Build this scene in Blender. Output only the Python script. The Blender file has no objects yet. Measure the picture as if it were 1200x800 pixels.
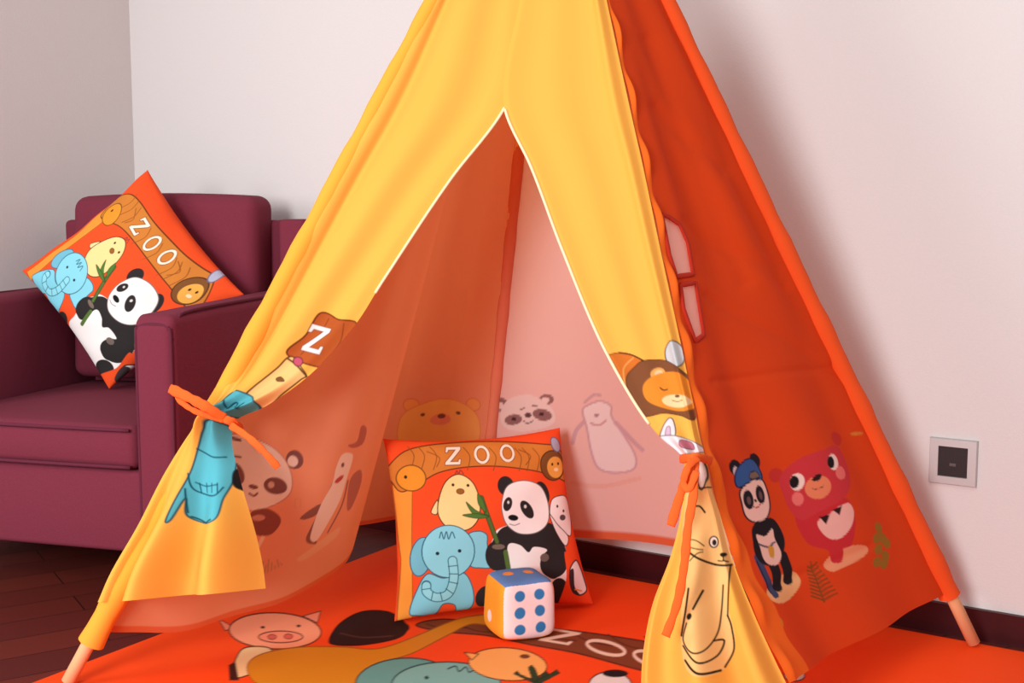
import bpy, bmesh, math
import numpy as np
from mathutils import Vector

# ------------------------------------------------------------------ camera
F_PX, HORIZON, EYE = 1400.0, 250.0, 0.86          # focal length (px of a 1200 px wide frame), horizon row, eye height
PITCH = math.atan((400 - HORIZON) / F_PX)
C = bpy.context.scene.collection
cam_d = bpy.data.cameras.new('camera')
cam_d.sensor_width = 36.0
cam_d.lens = 36.0 * F_PX / 1200.0
cam_d.clip_start = 0.05
cam = bpy.data.objects.new('camera', cam_d)
C.objects.link(cam)
cam.location = (0, 0, EYE)
cam.rotation_euler = (math.pi / 2 - PITCH, 0, 0)
S = bpy.context.scene
S.camera = cam

# ------------------------------------------------------------------ light
S.view_settings.view_transform = 'Standard'
S.view_settings.look = 'None'
S.view_settings.gamma = 1.0
S.view_settings.use_curve_mapping = False
S.view_settings.exposure = -0.12
world = bpy.data.worlds.new('world')
S.world = world
world.use_nodes = True
bgn = world.node_tree.nodes['Background']
bgn.inputs[0].default_value = (1.0, 0.975, 0.965, 1)
bgn.inputs[1].default_value = 0.43


def area_light(name, loc, normal, w, h, power, colour):
    d = bpy.data.lights.new(name, 'AREA')
    d.shape = 'RECTANGLE'
    d.size, d.size_y, d.energy, d.color = w, h, power, colour
    o = bpy.data.objects.new(name, d)
    C.objects.link(o)
    o.location = loc
    o.rotation_euler = Vector(normal).to_track_quat('-Z', 'Y').to_euler()
    return o


# daylight through a tall window behind and to the left of the camera
area_light('window_daylight', (-1.75, -1.3, 1.5), (0.45, 0.88, -0.18), 1.1, 1.4, 142, (0.98, 0.985, 1.0))
# a second window in the left wall, nearer than the frame
area_light('side_window_daylight', (-2.9, 0.9, 1.5), (0.93, 0.30, -0.22), 1.0, 1.4, 46, (0.97, 0.98, 1.0))
# added overhead fill light, out of frame, evens out the walls
area_light('overhead_fill', (-0.4, 0.1, 2.55), (0.1, 0.55, -1.0), 0.9, 0.9, 16, (1.0, 0.96, 0.93))


# ------------------------------------------------------------------ pixel rays
def ray(px, py):
    dx, dy = (px - 600) / F_PX, (py - 400) / F_PX
    s, c = math.sin(PITCH), math.cos(PITCH)
    return np.array([dx, c - dy * s, -s - dy * c])


EYE_P = np.array([0, 0, EYE])


def on_z(px, py, z=0.0):
    r = ray(px, py)
    return EYE_P + r * ((z - EYE) / r[2])


def on_plane(px, py, p0, n):
    r = ray(px, py)
    return EYE_P + r * (np.dot(p0 - EYE_P, n) / np.dot(r, n))


def at_y(px, py, y):
    r = ray(px, py)
    return EYE_P + r * (y / r[1])


def image_px(P):
    """3-D points -> image pixel positions through the camera (used to fit the planar print maps)."""
    P = np.asarray(P, float) - EYE_P
    s, c = math.sin(PITCH), math.cos(PITCH)
    dep = P[..., 1] * c - P[..., 2] * s
    dn = -P[..., 1] * s - P[..., 2] * c
    return np.stack([600 + F_PX * P[..., 0] / dep, 400 + F_PX * dn / dep], -1)


def unit(v):
    v = np.asarray(v, float)
    return v / np.linalg.norm(v)


def homography(src, dst):
    A = []
    for (x, y), (u, v) in zip(src, dst):
        A.append([x, y, 1, 0, 0, 0, -u * x, -u * y, -u])
        A.append([0, 0, 0, x, y, 1, -v * x, -v * y, -v])
    A = np.array(A)
    return np.linalg.eigh(A.T @ A)[1][:, 0].reshape(3, 3) if len(A) > 60 else np.linalg.svd(A)[2][-1].reshape(3, 3)


class PrintMap:
    """A flat print on a plane: point on the cloth -> image pixels, one homography per plane."""
    def __init__(self, p0, p1, p2):
        p0, p1, p2 = map(np.asarray, (p0, p1, p2))
        self.o, self.a = p0, unit(p1 - p0)
        n = unit(np.cross(p1 - p0, p2 - p0))
        self.n, self.b = n, unit(np.cross(n, p1 - p0))
        q = [p0, p1, p0 * .3 + p2 * .7, p1 * .4 + p2 * .6]
        self.H = homography([self.flat(v) for v in q], [image_px(v) for v in q])

    def flat(self, P):
        d = np.asarray(P) - self.o
        return np.stack([d @ self.a, d @ self.b], -1)

    def refit(self, P):
        P = np.asarray(P).reshape(-1, 3)
        self.H = homography(self.flat(P), image_px(P))
        return self

    def __call__(self, P):
        f = self.flat(P)
        h = np.concatenate([f, np.ones(f.shape[:-1] + (1,))], -1) @ self.H.T
        return h[..., :2] / h[..., 2:]


# ------------------------------------------------------------------ print painter
def lin(c):
    c = np.asarray(c, float) / 255.0
    return np.where(c <= 0.04045, c / 12.92, ((c + 0.055) / 1.055) ** 2.4)


def spline(pts, closed=True, n=8):
    P = np.asarray(pts, float)
    N = len(P)
    out = []
    for i in range(N if closed else N - 1):
        if closed:
            p0, p1, p2, p3 = P[(i - 1) % N], P[i], P[(i + 1) % N], P[(i + 2) % N]
        else:
            p0, p1, p2, p3 = P[max(i - 1, 0)], P[i], P[i + 1], P[min(i + 2, N - 1)]
        for t in np.arange(n) / n:
            out.append(.5 * ((2 * p1) + (-p0 + p2) * t + (2 * p0 - 5 * p1 + 4 * p2 - p3) * t * t + (-p0 + 3 * p1 - 3 * p2 + p3) * t ** 3))
    if not closed:
        out.append(P[-1])
    return np.array(out)


def folded(pm, G0, G1, w, rows):
    """print coordinates (image pixels) of a cloth that hangs flat above a tie and in folds below it"""
    xy = pm(G0.reshape(-1, 3))
    d = (image_px(G1) - xy.reshape(G0.shape[:2] + (2,))).mean(1)            # how far each row hangs out
    d = np.stack([np.interp(np.arange(len(d)), [rows, len(d) - 1], [d[rows:rows + 60, k].mean(), d[-60:, k].mean()]) for k in (0, 1)], -1)
    w = np.broadcast_to(w, G0.shape[:2]).reshape(-1, 1)
    return xy + w * np.repeat(d, G0.shape[1], 0)


class Paint:
    def __init__(self, xy, base, aa=1.0):
        self.xy = np.asarray(xy, float).reshape(-1, 2)
        self.col = np.tile(lin(base), (len(self.xy), 1))
        self.aa = aa
        self.k, self.ox, self.oy = 1.0, 0.0, 0.0

    def frame(self, k, ox, oy):
        """type coordinates in an image crop enlarged k times whose corner is (ox, oy)"""
        self.k, self.ox, self.oy = k, ox, oy
        return self

    def _t(self, pts):
        return np.asarray(pts, float) / self.k + np.array([self.ox, self.oy])

    def _near(self, lo, hi):
        return np.nonzero(((self.xy > lo) & (self.xy < hi)).all(1))[0]

    def _blend(self, idx, sd, colour, op=1.0):
        a = np.clip(.5 - sd / self.aa, 0, 1)[:, None] * op
        self.col[idx] = self.col[idx] * (1 - a) + lin(colour) * a

    def _seg(self, q, P, closed):
        d = np.full(len(q), 1e9)
        ins = np.zeros(len(q), bool)
        M = len(P)
        for i in range(M if closed else M - 1):
            a, b = P[i], P[(i + 1) % M]
            e = b - a
            w = q - a
            t = np.clip((w @ e) / max(e @ e, 1e-12), 0, 1)
            d = np.minimum(d, ((w - t[:, None] * e) ** 2).sum(1))
            if closed:
                c = (a[1] > q[:, 1]) != (b[1] > q[:, 1])
                x = a[0] + (q[:, 1] - a[1]) * e[0] / (e[1] if e[1] else 1e-12)
                ins ^= c & (q[:, 0] < x)
        return np.sqrt(d), ins

    def poly(self, pts, colour, line=None, w=0, smooth=False, op=1.0):
        P = self._t(pts)
        if smooth:
            P = spline(P)
        idx = self._near(P.min(0) - 4, P.max(0) + 4)
        if not len(idx):
            return
        d, ins = self._seg(self.xy[idx], P, True)
        if colour is not None:
            self._blend(idx, np.where(ins, -d, d), colour, op)
        if line is not None:
            self._blend(idx, d - w / self.k / 2, line, op)

    def blob(self, pts, colour, line=None, w=0, op=1.0):
        self.poly(pts, colour, line, w, True, op)

    def ell(self, cx, cy, rx, ry, colour, rot=0, line=None, w=0, op=1.0):
        t = np.linspace(0, 2 * np.pi, 36, endpoint=False)
        r = math.radians(rot)
        x, y = rx * np.cos(t), ry * np.sin(t)
        self.poly(np.stack([cx + x * math.cos(r) - y * math.sin(r), cy + x * math.sin(r) + y * math.cos(r)], 1), colour, line, w, op=op)

    def line(self, pts, w, colour, smooth=True, op=1.0):
        P = self._t(pts)
        if smooth and len(P) > 2:
            P = spline(P, False)
        h = w / self.k / 2
        idx = self._near(P.min(0) - h - 3, P.max(0) + h + 3)
        if not len(idx):
            return
        d, _ = self._seg(self.xy[idx], P, False)
        self._blend(idx, d - h, colour, op)

    def letter_z(self, cx, cy, ax, ay, bx, by, colour, edge=None):
        """a serif Z: half-width vector a, half-height vector b (towards the top)"""
        a, b, c = np.array([ax, ay]), np.array([bx, by]), np.array([cx, cy])
        z = [(-.9, 1), (1, 1), (1, .72), (-.42, -.7), (.72, -.7), (.8, -.42), (1.02, -.42), (.95, -1), (-1, -1), (-1, -.74), (.38, .7), (-.66, .7), (-.78, .42), (-1, .42)]
        P = [c + a * u + b * v for u, v in z]
        if edge is not None:
            self.poly(P, edge, edge, 5)
        self.poly(P, colour)

    def letter_o(self, cx, cy, ax, ay, bx, by, colour, edge=None, w=6):
        t = np.linspace(0, 2 * np.pi, 36, endpoint=False)
        a, b, c = np.array([ax, ay]), np.array([bx, by]), np.array([cx, cy])
        P = np.array([c + a * math.cos(q) + b * math.sin(q) for q in t])
        if edge is not None:
            self.poly(P, None, edge, w + 5)
        self.poly(P, None, colour, w)

    def rgba(self):
        return np.concatenate([self.col, np.ones((len(self.col), 1))], 1).astype(np.float32)


# ------------------------------------------------------------------ mesh helpers
def link(name, me, mat=None, parent=None):
    o = bpy.data.objects.new(name, me)
    C.objects.link(o)
    if mat is not None:
        for m in (mat if isinstance(mat, (list, tuple)) else [mat]):
            me.materials.append(m)
    if parent is not None:
        o.parent = parent
    return o


def mesh_np(name, V, Q, col=None, smooth=True):
    me = bpy.data.meshes.new(name)
    V = np.ascontiguousarray(V, np.float32).reshape(-1, 3)
    Q = np.ascontiguousarray(Q, np.int32).reshape(-1, 4)
    me.vertices.add(len(V))
    me.vertices.foreach_set('co', V.ravel())
    me.loops.add(Q.size)
    me.loops.foreach_set('vertex_index', Q.ravel())
    me.polygons.add(len(Q))
    me.polygons.foreach_set('loop_start', np.arange(len(Q), dtype=np.int32) * 4)
    me.polygons.foreach_set('use_smooth', np.full(len(Q), smooth))
    me.update(calc_edges=True)
    if col is not None:
        at = me.color_attributes.new('print', 'FLOAT_COLOR', 'POINT')
        at.data.foreach_set('color', np.ascontiguousarray(col, np.float32).ravel())
    return me


def grid_faces(nr, nc, flip=False, off=0):
    i = np.arange(nr * nc).reshape(nr, nc) + off
    q = np.stack([i[:-1, :-1], i[:-1, 1:], i[1:, 1:], i[1:, :-1]], -1).reshape(-1, 4)
    return q[:, ::-1] if flip else q


def resample(P, s):
    """points of a polyline with parameter stops (t, p...) at the values s, smoothly"""
    P = np.asarray(P, float)
    t, X = P[:, 0], P[:, 1:]
    m = np.gradient(X, t, axis=0)
    k = np.clip(np.searchsorted(t, s, 'right') - 1, 0, len(t) - 2)
    h = (t[k + 1] - t[k])[:, None]
    u = ((s - t[k]) / (t[k + 1] - t[k]))[:, None]
    return ((2 * u ** 3 - 3 * u ** 2 + 1) * X[k] + (u ** 3 - 2 * u ** 2 + u) * h * m[k] + (-2 * u ** 3 + 3 * u ** 2) * X[k + 1] + (u ** 3 - u ** 2) * h * m[k + 1])


def tube(path, rad, n=12, flat=1.0, up=None, caps=True):
    P = np.asarray(path, float)
    R = np.broadcast_to(np.asarray(rad, float), (len(P),))
    T = np.gradient(P, axis=0)
    T /= np.linalg.norm(T, axis=1)[:, None]
    ref = unit(up) if up is not None else (np.array([0, 0, 1.]) if abs(T[0][2]) < .9 else np.array([1., 0, 0]))
    V = []
    for p, t, r in zip(P, T, R):
        a = unit(np.cross(t, ref))
        b = np.cross(a, t)
        if up is None:
            ref = b
        for q in np.linspace(0, 2 * np.pi, n, endpoint=False):
            V.append(p + a * math.cos(q) * r + b * math.sin(q) * r * flat)
    m = len(P)
    Q = [[i * n + j, i * n + (j + 1) % n, (i + 1) * n + (j + 1) % n, (i + 1) * n + j] for i in range(m - 1) for j in range(n)]
    bm = bmesh.new()
    vs = [bm.verts.new(v) for v in V]
    for q in Q:
        bm.faces.new([vs[k] for k in q])
    if caps:
        bm.faces.new(vs[:n][::-1])
        bm.faces.new(vs[-n:])
    bmesh.ops.recalc_face_normals(bm, faces=bm.faces)
    return bm


def obj_bm(name, bm, mat, parent=None, smooth=True, at=None):
    me = bpy.data.meshes.new(name)
    if at is not None:
        for v in bm.verts:
            v.co = Vector(at(v.co))
        bmesh.ops.recalc_face_normals(bm, faces=bm.faces)
    bm.to_mesh(me)
    bm.free()
    me.polygons.foreach_set('use_smooth', np.full(len(me.polygons), smooth))
    return link(name, me, mat, parent)


def box_bm(x0, x1, y0, y1, z0, z1, bev=0.0, seg=4, cuts=0):
    bm = bmesh.new()
    bmesh.ops.create_cube(bm, size=1)
    for v in bm.verts:
        v.co = Vector(((x0 + x1) / 2 + v.co.x * (x1 - x0), (y0 + y1) / 2 + v.co.y * (y1 - y0), (z0 + z1) / 2 + v.co.z * (z1 - z0)))
    if bev:
        bmesh.ops.bevel(bm, geom=bm.edges[:], offset=bev, segments=seg, profile=.5, affect='EDGES')
    if cuts:
        bmesh.ops.subdivide_edges(bm, edges=[e for e in bm.edges if e.calc_length() > 3 * bev + .02], cuts=cuts, use_grid_fill=True)
    return bm


def thing(name, label, cat, loc=(0, 0, 0)):
    o = bpy.data.objects.new(name, None)
    C.objects.link(o)
    o.location = loc
    o.empty_display_size = .05
    o['label'], o['category'] = label, cat
    return o


def tag(o, label, cat):
    o['label'], o['category'] = label, cat
    return o


def struct(name, bm_or_me, mat, at=None):
    o = obj_bm(name, bm_or_me, mat, None, False, at)
    o['kind'] = 'structure'
    return o


# ------------------------------------------------------------------ materials
def new_mat(name):
    m = bpy.data.materials.new(name)
    m.use_nodes = True
    nt = m.node_tree
    return m, nt, nt.nodes, nt.nodes['Principled BSDF']


def bump(nt, scale, strength, dist, detail=3, shader=None, coord='Object', kind='noise'):
    N = nt.nodes
    tc = N.new('ShaderNodeTexCoord')
    tx = N.new('ShaderNodeTexNoise')
    tx.inputs['Scale'].default_value = scale
    tx.inputs['Detail'].default_value = detail
    nt.links.new(tc.outputs[coord], tx.inputs['Vector'])
    b = N.new('ShaderNodeBump')
    b.inputs['Strength'].default_value = strength
    b.inputs['Distance'].default_value = dist
    nt.links.new(tx.outputs['Fac'], b.inputs['Height'])
    if shader is not None:
        nt.links.new(b.outputs[0], shader.inputs['Normal'])
    return tx, b


def plain(name, rgb, rough=.7, metal=0.0, bs=None, var=0.0, sheen=0.0):
    m, nt, N, p = new_mat(name)
    c = (*lin(rgb), 1)
    p.inputs['Base Color'].default_value = c
    p.inputs['Roughness'].default_value = rough
    p.inputs['Metallic'].default_value = metal
    p.inputs['Specular IOR Level'].default_value = .25
    if sheen:
        p.inputs['Sheen Weight'].default_value = sheen
        p.inputs['Sheen Roughness'].default_value = .4
    if bs:
        tx, _ = bump(nt, *bs, shader=p)
        if var:
            mx = N.new('ShaderNodeMix')
            mx.data_type = 'RGBA'
            mx.inputs['A'].default_value = (*(lin(rgb) * (1 - var)), 1)
            mx.inputs['B'].default_value = (*(np.minimum(lin(rgb) * (1 + var), 1)), 1)
            nt.links.new(tx.outputs['Fac'], mx.inputs['Factor'])
            nt.links.new(mx.outputs['Result'], p.inputs['Base Color'])
    return m


def printed(name, through=0.0, through_rgb=None, outer=None, rough=.85, weave=900, strength=.12, gain=1.0):
    """cloth with a print stored per point; `through` = share of light that passes the cloth;
    `outer` = colour of the unprinted outer face where only the inner face carries the print"""
    m, nt, N, p = new_mat(name)
    at = N.new('ShaderNodeAttribute')
    at.attribute_name = 'print'
    col = at.outputs['Color']
    if outer is not None:
        g = N.new('ShaderNodeNewGeometry')
        mx = N.new('ShaderNodeMix')
        mx.data_type = 'RGBA'
        mx.inputs['B'].default_value = (*lin(outer), 1)
        nt.links.new(g.outputs['Backfacing'], mx.inputs['Factor'])
        nt.links.new(col, mx.inputs['A'])
        col = mx.outputs['Result']
    nt.links.new(col, p.inputs['Base Color'])
    p.inputs['Roughness'].default_value = rough
    p.inputs['Specular IOR Level'].default_value = .15
    tx, b = bump(nt, weave, strength, .002, 2, p)
    if through:
        tr = N.new('ShaderNodeBsdfTranslucent')
        if through_rgb is not None:
            mt = N.new('ShaderNodeMix')
            mt.data_type, mt.blend_type = 'RGBA', 'MULTIPLY'
            mt.inputs['Factor'].default_value = 1
            mt.inputs['B'].default_value = (*lin(through_rgb), 1)
            nt.links.new(at.outputs['Color'], mt.inputs['A'])
            nt.links.new(mt.outputs['Result'], tr.inputs[0])
        else:
            nt.links.new(at.outputs['Color'], tr.inputs[0])
        ms = N.new('ShaderNodeMixShader')
        ms.inputs[0].default_value = through
        nt.links.new(p.outputs[0], ms.inputs[1])
        nt.links.new(tr.outputs[0], ms.inputs[2])
        nt.links.new(ms.outputs[0], N['Material Output'].inputs[0])
    return m


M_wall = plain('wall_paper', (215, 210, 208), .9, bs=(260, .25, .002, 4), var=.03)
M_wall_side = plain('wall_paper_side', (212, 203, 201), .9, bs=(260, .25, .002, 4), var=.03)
M_base = plain('dark_baseboard', (62, 14, 18), .35, bs=(30, .05, .002))
M_ceiling = plain('ceiling_paint', (235, 230, 226), .9)
M_plum = plain('plum_upholstery', (118, 43, 60), .9, bs=(420, .25, .003, 4), var=.16)
M_plum_pipe = plain('plum_piping', (98, 36, 54), .9, bs=(420, .2, .002))
M_leg = plain('dark_leg', (30, 16, 14), .5)
M_wood = plain('pole_beech', (240, 190, 140), .55, bs=(40, .1, .002), var=.05)
M_flap = printed('flap_cloth', .30, None)
M_side = printed('side_cloth', .22, None)
M_inner = printed('inner_cloth', .46, (255, 222, 180), outer=(238, 84, 30))
M_cush = printed('cushion_cloth', 0, rough=.8)
M_mat = printed('mat_cloth', 0, rough=.75, strength=.06)
M_die = printed('plush', 0, rough=.95, weave=500, strength=.3)
M_orange = plain('orange_cloth', (243, 98, 34), .85, bs=(700, .12, .002))
M_yellow = plain('yellow_cloth', (247, 162, 54), .85, bs=(700, .12, .002))
M_redsleeve = plain('red_orange_cloth', (230, 80, 26), .85, bs=(700, .12, .002))
M_coral = plain('coral_cloth', (220, 128, 96), .85, bs=(700, .12, .002))
M_cream = plain('cream_binding', (250, 224, 180), .85, bs=(700, .1, .002))
M_darkred = plain('dark_red_trim', (186, 42, 22), .85, bs=(700, .1, .002))
M_steel = plain('brushed_plate', (192, 191, 190), .38, .5, bs=(200, .05, .001))
M_black = plain('black_insert', (48, 40, 40), .35)
M_pane, _nt, _N, _p = new_mat('sheer_pane')
_p.inputs['Base Color'].default_value = (*lin((255, 226, 218)), 1)
_t = _N.new('ShaderNodeBsdfTranslucent')
_t.inputs[0].default_value = (*lin((255, 232, 226)), 1)
_m = _N.new('ShaderNodeMixShader')
_m.inputs[0].default_value = .65
_nt.links.new(_p.outputs[0], _m.inputs[1])
_nt.links.new(_t.outputs[0], _m.inputs[2])
_nt.links.new(_m.outputs[0], _N['Material Output'].inputs[0])
# floor boards
M_floor, nt, N, p = new_mat('floor_boards')
tc = N.new('ShaderNodeTexCoord')
mp = N.new('ShaderNodeMapping')
mp.inputs['Rotation'].default_value = (0, 0, math.radians(-32))
br = N.new('ShaderNodeTexBrick')
br.inputs['Scale'].default_value = 1
br.inputs['Brick Width'].default_value = 1.1
br.inputs['Row Height'].default_value = .11
br.inputs['Mortar Size'].default_value = .0015
br.inputs['Color1'].default_value = (*lin((104, 38, 28)), 1)
br.inputs['Color2'].default_value = (*lin((82, 27, 21)), 1)
br.inputs['Mortar'].default_value = (*lin((30, 10, 8)), 1)
nt.links.new(tc.outputs['Object'], mp.inputs[0])
nt.links.new(mp.outputs[0], br.inputs['Vector'])
nt.links.new(br.outputs['Color'], p.inputs['Base Color'])
p.inputs['Roughness'].default_value = .55
p.inputs['Specular IOR Level'].default_value = .25

# ------------------------------------------------------------------ room
W0, W1 = on_z(678, 662), on_z(1200, 758)
wd = unit(W1 - W0)                                   # along the back wall, to the right
wn = np.array([wd[1], -wd[0], 0])                    # back wall normal, into the room
if wn[1] > 0:
    wn = -wn
# corner of the room on the column x = 171
r = on_z(171, 600)
r = r[:2] / np.linalg.norm(r[:2])
tt = np.linalg.solve(np.array([[wd[0], -r[0]], [wd[1], -r[1]]]), -W0[:2])
KOR = W0 + wd * tt[0]
sd = wn                                              # the left wall runs from the corner into the room
print('corner', KOR, 'wd', wd, 'wn', wn)
HGT = 2.7


def slab(p, d, ln, n, z0, z1, th):
    p, d, n = map(lambda v: np.asarray(v, float), (p, d, n))
    bm = bmesh.new()
    q = [p, p + d * ln, p + d * ln - n * th, p - n * th]
    vs = [bm.verts.new((a[0], a[1], z)) for z in (z0, z1) for a in q]
    for f in ((0, 1, 2, 3), (4, 5, 6, 7), (0, 1, 5, 4), (1, 2, 6, 5), (2, 3, 7, 6), (3, 0, 4, 7)):
        bm.faces.new([vs[i] for i in f])
    bmesh.ops.recalc_face_normals(bm, faces=bm.faces)
    return bm


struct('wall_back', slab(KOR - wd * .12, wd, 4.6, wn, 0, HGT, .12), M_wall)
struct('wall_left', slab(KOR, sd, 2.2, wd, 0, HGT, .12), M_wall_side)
struct('baseboard_back', slab(KOR + wn * .012, wd, 4.4, wn, 0, .064, .012), M_base)
struct('baseboard_left', slab(KOR + wd * .012, sd, 2.2, wd, 0, .064, .012), M_base)
fl = KOR - wd * .2 - wn * .2
bm = bmesh.new()
q = [fl, fl + wd * 5.0, fl + wd * 5.0 + wn * 5.2, fl + wn * 5.2]
vs = [bm.verts.new((a[0], a[1], z)) for z in (0, -.1) for a in q]
for f in ((0, 1, 2, 3), (7, 6, 5, 4), (0, 4, 5, 1), (1, 5, 6, 2), (2, 6, 7, 3), (3, 7, 4, 0)):
    bm.faces.new([vs[i] for i in f])
bmesh.ops.recalc_face_normals(bm, faces=bm.faces)
struct('floor', bm, M_floor)

# ------------------------------------------------------------------ play mat
MAT_T = .008
L0, L1 = on_z(50, 800), on_z(465, 641)
B0, B1 = on_z(678, 671.5), on_z(1200, 768)
dl, db = unit(L1 - L0), unit(B1 - B0)
tt = np.linalg.solve(np.stack([dl[:2], -db[:2]], 1), (B0 - L0)[:2])
MC = L0 + dl * tt[0]
MW, ML = 1.85, 1.75
nr, nc = 420, 720
uu, vv = np.meshgrid(np.linspace(0, 1, nc), np.linspace(0, 1, nr))
V = MC + uu[..., None] * db * MW - vv[..., None] * dl * ML
PM = PrintMap(on_z(200, 800), on_z(800, 800), on_z(500, 680))
pt = Paint(PM(V.reshape(-1, 3)), (247, 74, 18), aa=1.1).frame(2, 200, 660)
INK = (66, 26, 18)
# wooden sign board
pt.blob([(575, 152), (640, 138), (760, 150), (900, 162), (1040, 180), (1180, 205), (1260, 235), (1240, 275), (1120, 262), (960, 222), (840, 200), (740, 178), (640, 168)], (128, 62, 34), INK, 3)
for a in range(7):
    x = 600 + a * 85
    pt.line([(x, 150 + a * 5), (x + 40, 160 + a * 8), (x + 95, 158 + a * 11)], 2.5, (84, 36, 22))
pt.letter_z(912, 181, 36, 6, 14, -15, (240, 205, 180))
pt.letter_o(1020, 207, 44, 8, 4, 15, (240, 205, 180), w=7)
pt.letter_o(1128, 232, 42, 9, 4, 16, (240, 205, 180), w=7)
# pig
pt.poly([(150, 158), (112, 138), (128, 166)], (250, 140, 105), INK, 2)
pt.poly([(310, 132), (352, 120), (344, 148)], (250, 140, 105), INK, 2)
pt.ell(245, 167, 108, 43, (250, 152, 112), 2, INK, 3)
pt.ell(258, 181, 52, 14, (245, 138, 104), 0, INK, 2.5)
pt.ell(238, 181, 10, 6, (216, 90, 70), 0, INK, 1.5)
pt.ell(276, 180, 10, 6, (216, 90, 70), 0, INK, 1.5)
pt.ell(216, 158, 5, 3, INK)
pt.ell(300, 155, 5, 3, INK)
pt.blob([(150, 240), (172, 208), (226, 206), (240, 226), (210, 258), (160, 278), (140, 268)], (240, 196, 140), INK, 3)
pt.poly([(136, 248), (152, 240), (160, 284), (138, 284)], INK)
# dark ape
pt.blob([(372, 188), (396, 150), (448, 122), (510, 122), (548, 146), (552, 168), (524, 186), (450, 200), (386, 200)], (48, 24, 20), (24, 12, 10), 3)
pt.line([(398, 172), (450, 182), (520, 178)], 3, (84, 52, 44))
pt.ell(548, 158, 12, 10, (40, 20, 16))
# giraffe-yellow neck and round body
pt.blob([(180, 250), (214, 222), (300, 206), (400, 205), (470, 210), (520, 200), (590, 172), (650, 146), (700, 132), (770, 128), (770, 156), (706, 150), (650, 176), (570, 218), (506, 240), (470, 268), (400, 300), (280, 306), (200, 290)], (214, 132, 26), (150, 84, 20), 2.5)
# elephants
pt.ell(545, 285, 112, 54, (106, 158, 148), -4, (26, 56, 58), 3)
pt.ell(646, 292, 128, 52, (128, 178, 168), 0, (26, 56, 58), 3)
pt.line([(650, 256), (668, 250), (676, 262), (692, 252), (700, 264), (716, 254)], 3, (26, 56, 58))
pt.ell(600, 276, 5, 4, (26, 56, 58))
# chick
pt.ell(790, 246, 92, 38, (250, 172, 92), 4, INK, 2.5)
pt.poly([(706, 236), (688, 218), (722, 222)], (250, 172, 92), INK, 2)
pt.ell(830, 228, 12, 5, (120, 60, 30))
# bamboo leaves, panda
for x, y in ((812, 262), (846, 248), (880, 262), (904, 258)):
    pt.poly([(850, 290), (x - 8, y + 6), (x, y), (x + 8, y + 8), (868, 290)], (46, 62, 34), (26, 34, 20), 1.5)
pt.ell(1030, 294, 50, 32, (236, 222, 214), 0, (40, 26, 24), 3)
pt.ell(1042, 266, 30, 9, (32, 20, 20))
pt.ell(1462, 272, 24, 14, (214, 206, 200), 0, (60, 40, 40), 3)
# slab: pad one ring at floor level for the mat's edge
col = pt.rgba().reshape(nr, nc, 4)
V[..., 2] = MAT_T + .0015 * np.sin(uu * 23 + vv * 9) * np.sin(vv * 17) * (uu * (1 - uu) * vv * (1 - vv) * 16)
V = np.pad(V, ((1, 1), (1, 1), (0, 0)), 'edge')
col = np.pad(col, ((1, 1), (1, 1), (0, 0)), 'edge')
V[[0, -1], :, 2] = .0002
V[:, [0, -1], 2] = .0002
mat_o = link('play_mat', mesh_np('play_mat', V, grid_faces(nr + 2, nc + 2, True), col.reshape(-1, 4)), M_mat)
tag(mat_o, 'orange play mat printed with zoo animals spread under the tent', 'mat')

# ------------------------------------------------------------------ tent
GZ = MAT_T
FL, RR, RL, FR = on_z(80, 803, GZ), on_z(1141, 757, GZ), on_z(561, 660, GZ), on_z(905, 905, GZ)
RR = RR + wn * .0
cen = (FL + RR + RL + FR) / 4
APEX = at_y(653, -268, cen[1] * .5 + 2.28 * .5)
print('FL', FL, 'FR', FR, 'RR', RR, 'RL', RL, 'A', APEX)
tent = thing('play_tent', 'teepee play tent with yellow tied-back front flaps and orange sides', 'tent', (cen[0], cen[1], 0))
TO = np.array([cen[0], cen[1], 0])


def tpart(name, me, mat, parent=None):
    """link a tent part given in room coordinates"""
    o = link(name, me, mat, parent or tent)
    return o


def to_local(V):
    return np.asarray(V) - TO


def tent_bm(name, bm, mat, parent=None):
    return obj_bm(name, bm, mat, parent or tent, True, lambda c: (c[0] - TO[0], c[1] - TO[1], c[2]))


def pole_pt(B, t):
    return B + (APEX - B) * t


FN_ = unit(np.cross(FR - FL, APEX - FL))
FN_ = -FN_ if FN_[1] > 0 else FN_
for B, sh in ((FL, 0), (FR, 1), (RR, 0), (RL, 0)):
    B = B + np.array([0, 0, .007])
    top = B + (APEX - B) * 1.04
    sh = sh * (-FN_ * .03 + np.array([-.012, 0, 0]))
    sh = sh * np.array([1, 1, 0])
    pth = [B + sh + (top - B) * t for t in np.linspace(0, 1, 12)]
    tent_bm('pole', tube(pth, .0125, 16), M_wood)

FN = unit(np.cross(FR - FL, APEX - FL))
if FN[1] > 0:
    FN = -FN                                           # towards the viewer's side
FMAP = PrintMap(FL, FR, APEX)


def front(px, py):
    return on_plane(px, py, FL, FN)


def ramp(x, a, b):
    t = np.clip((x - a) / (b - a), 0, 1)
    return t * t * (3 - 2 * t)


def ruled(Lp, Rp, nr, nc):
    """rows of two edge polylines (t, x, y, z) -> grid of points"""
    s = np.linspace(0, 1, nr)
    L, R = resample(Lp, s), resample(Rp, s)
    u = np.linspace(0, 1, nc)
    return L[:, None, :] * (1 - u)[None, :, None] + R[:, None, :] * u[None, :, None], s, u


YEL = (253, 192, 84)
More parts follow.
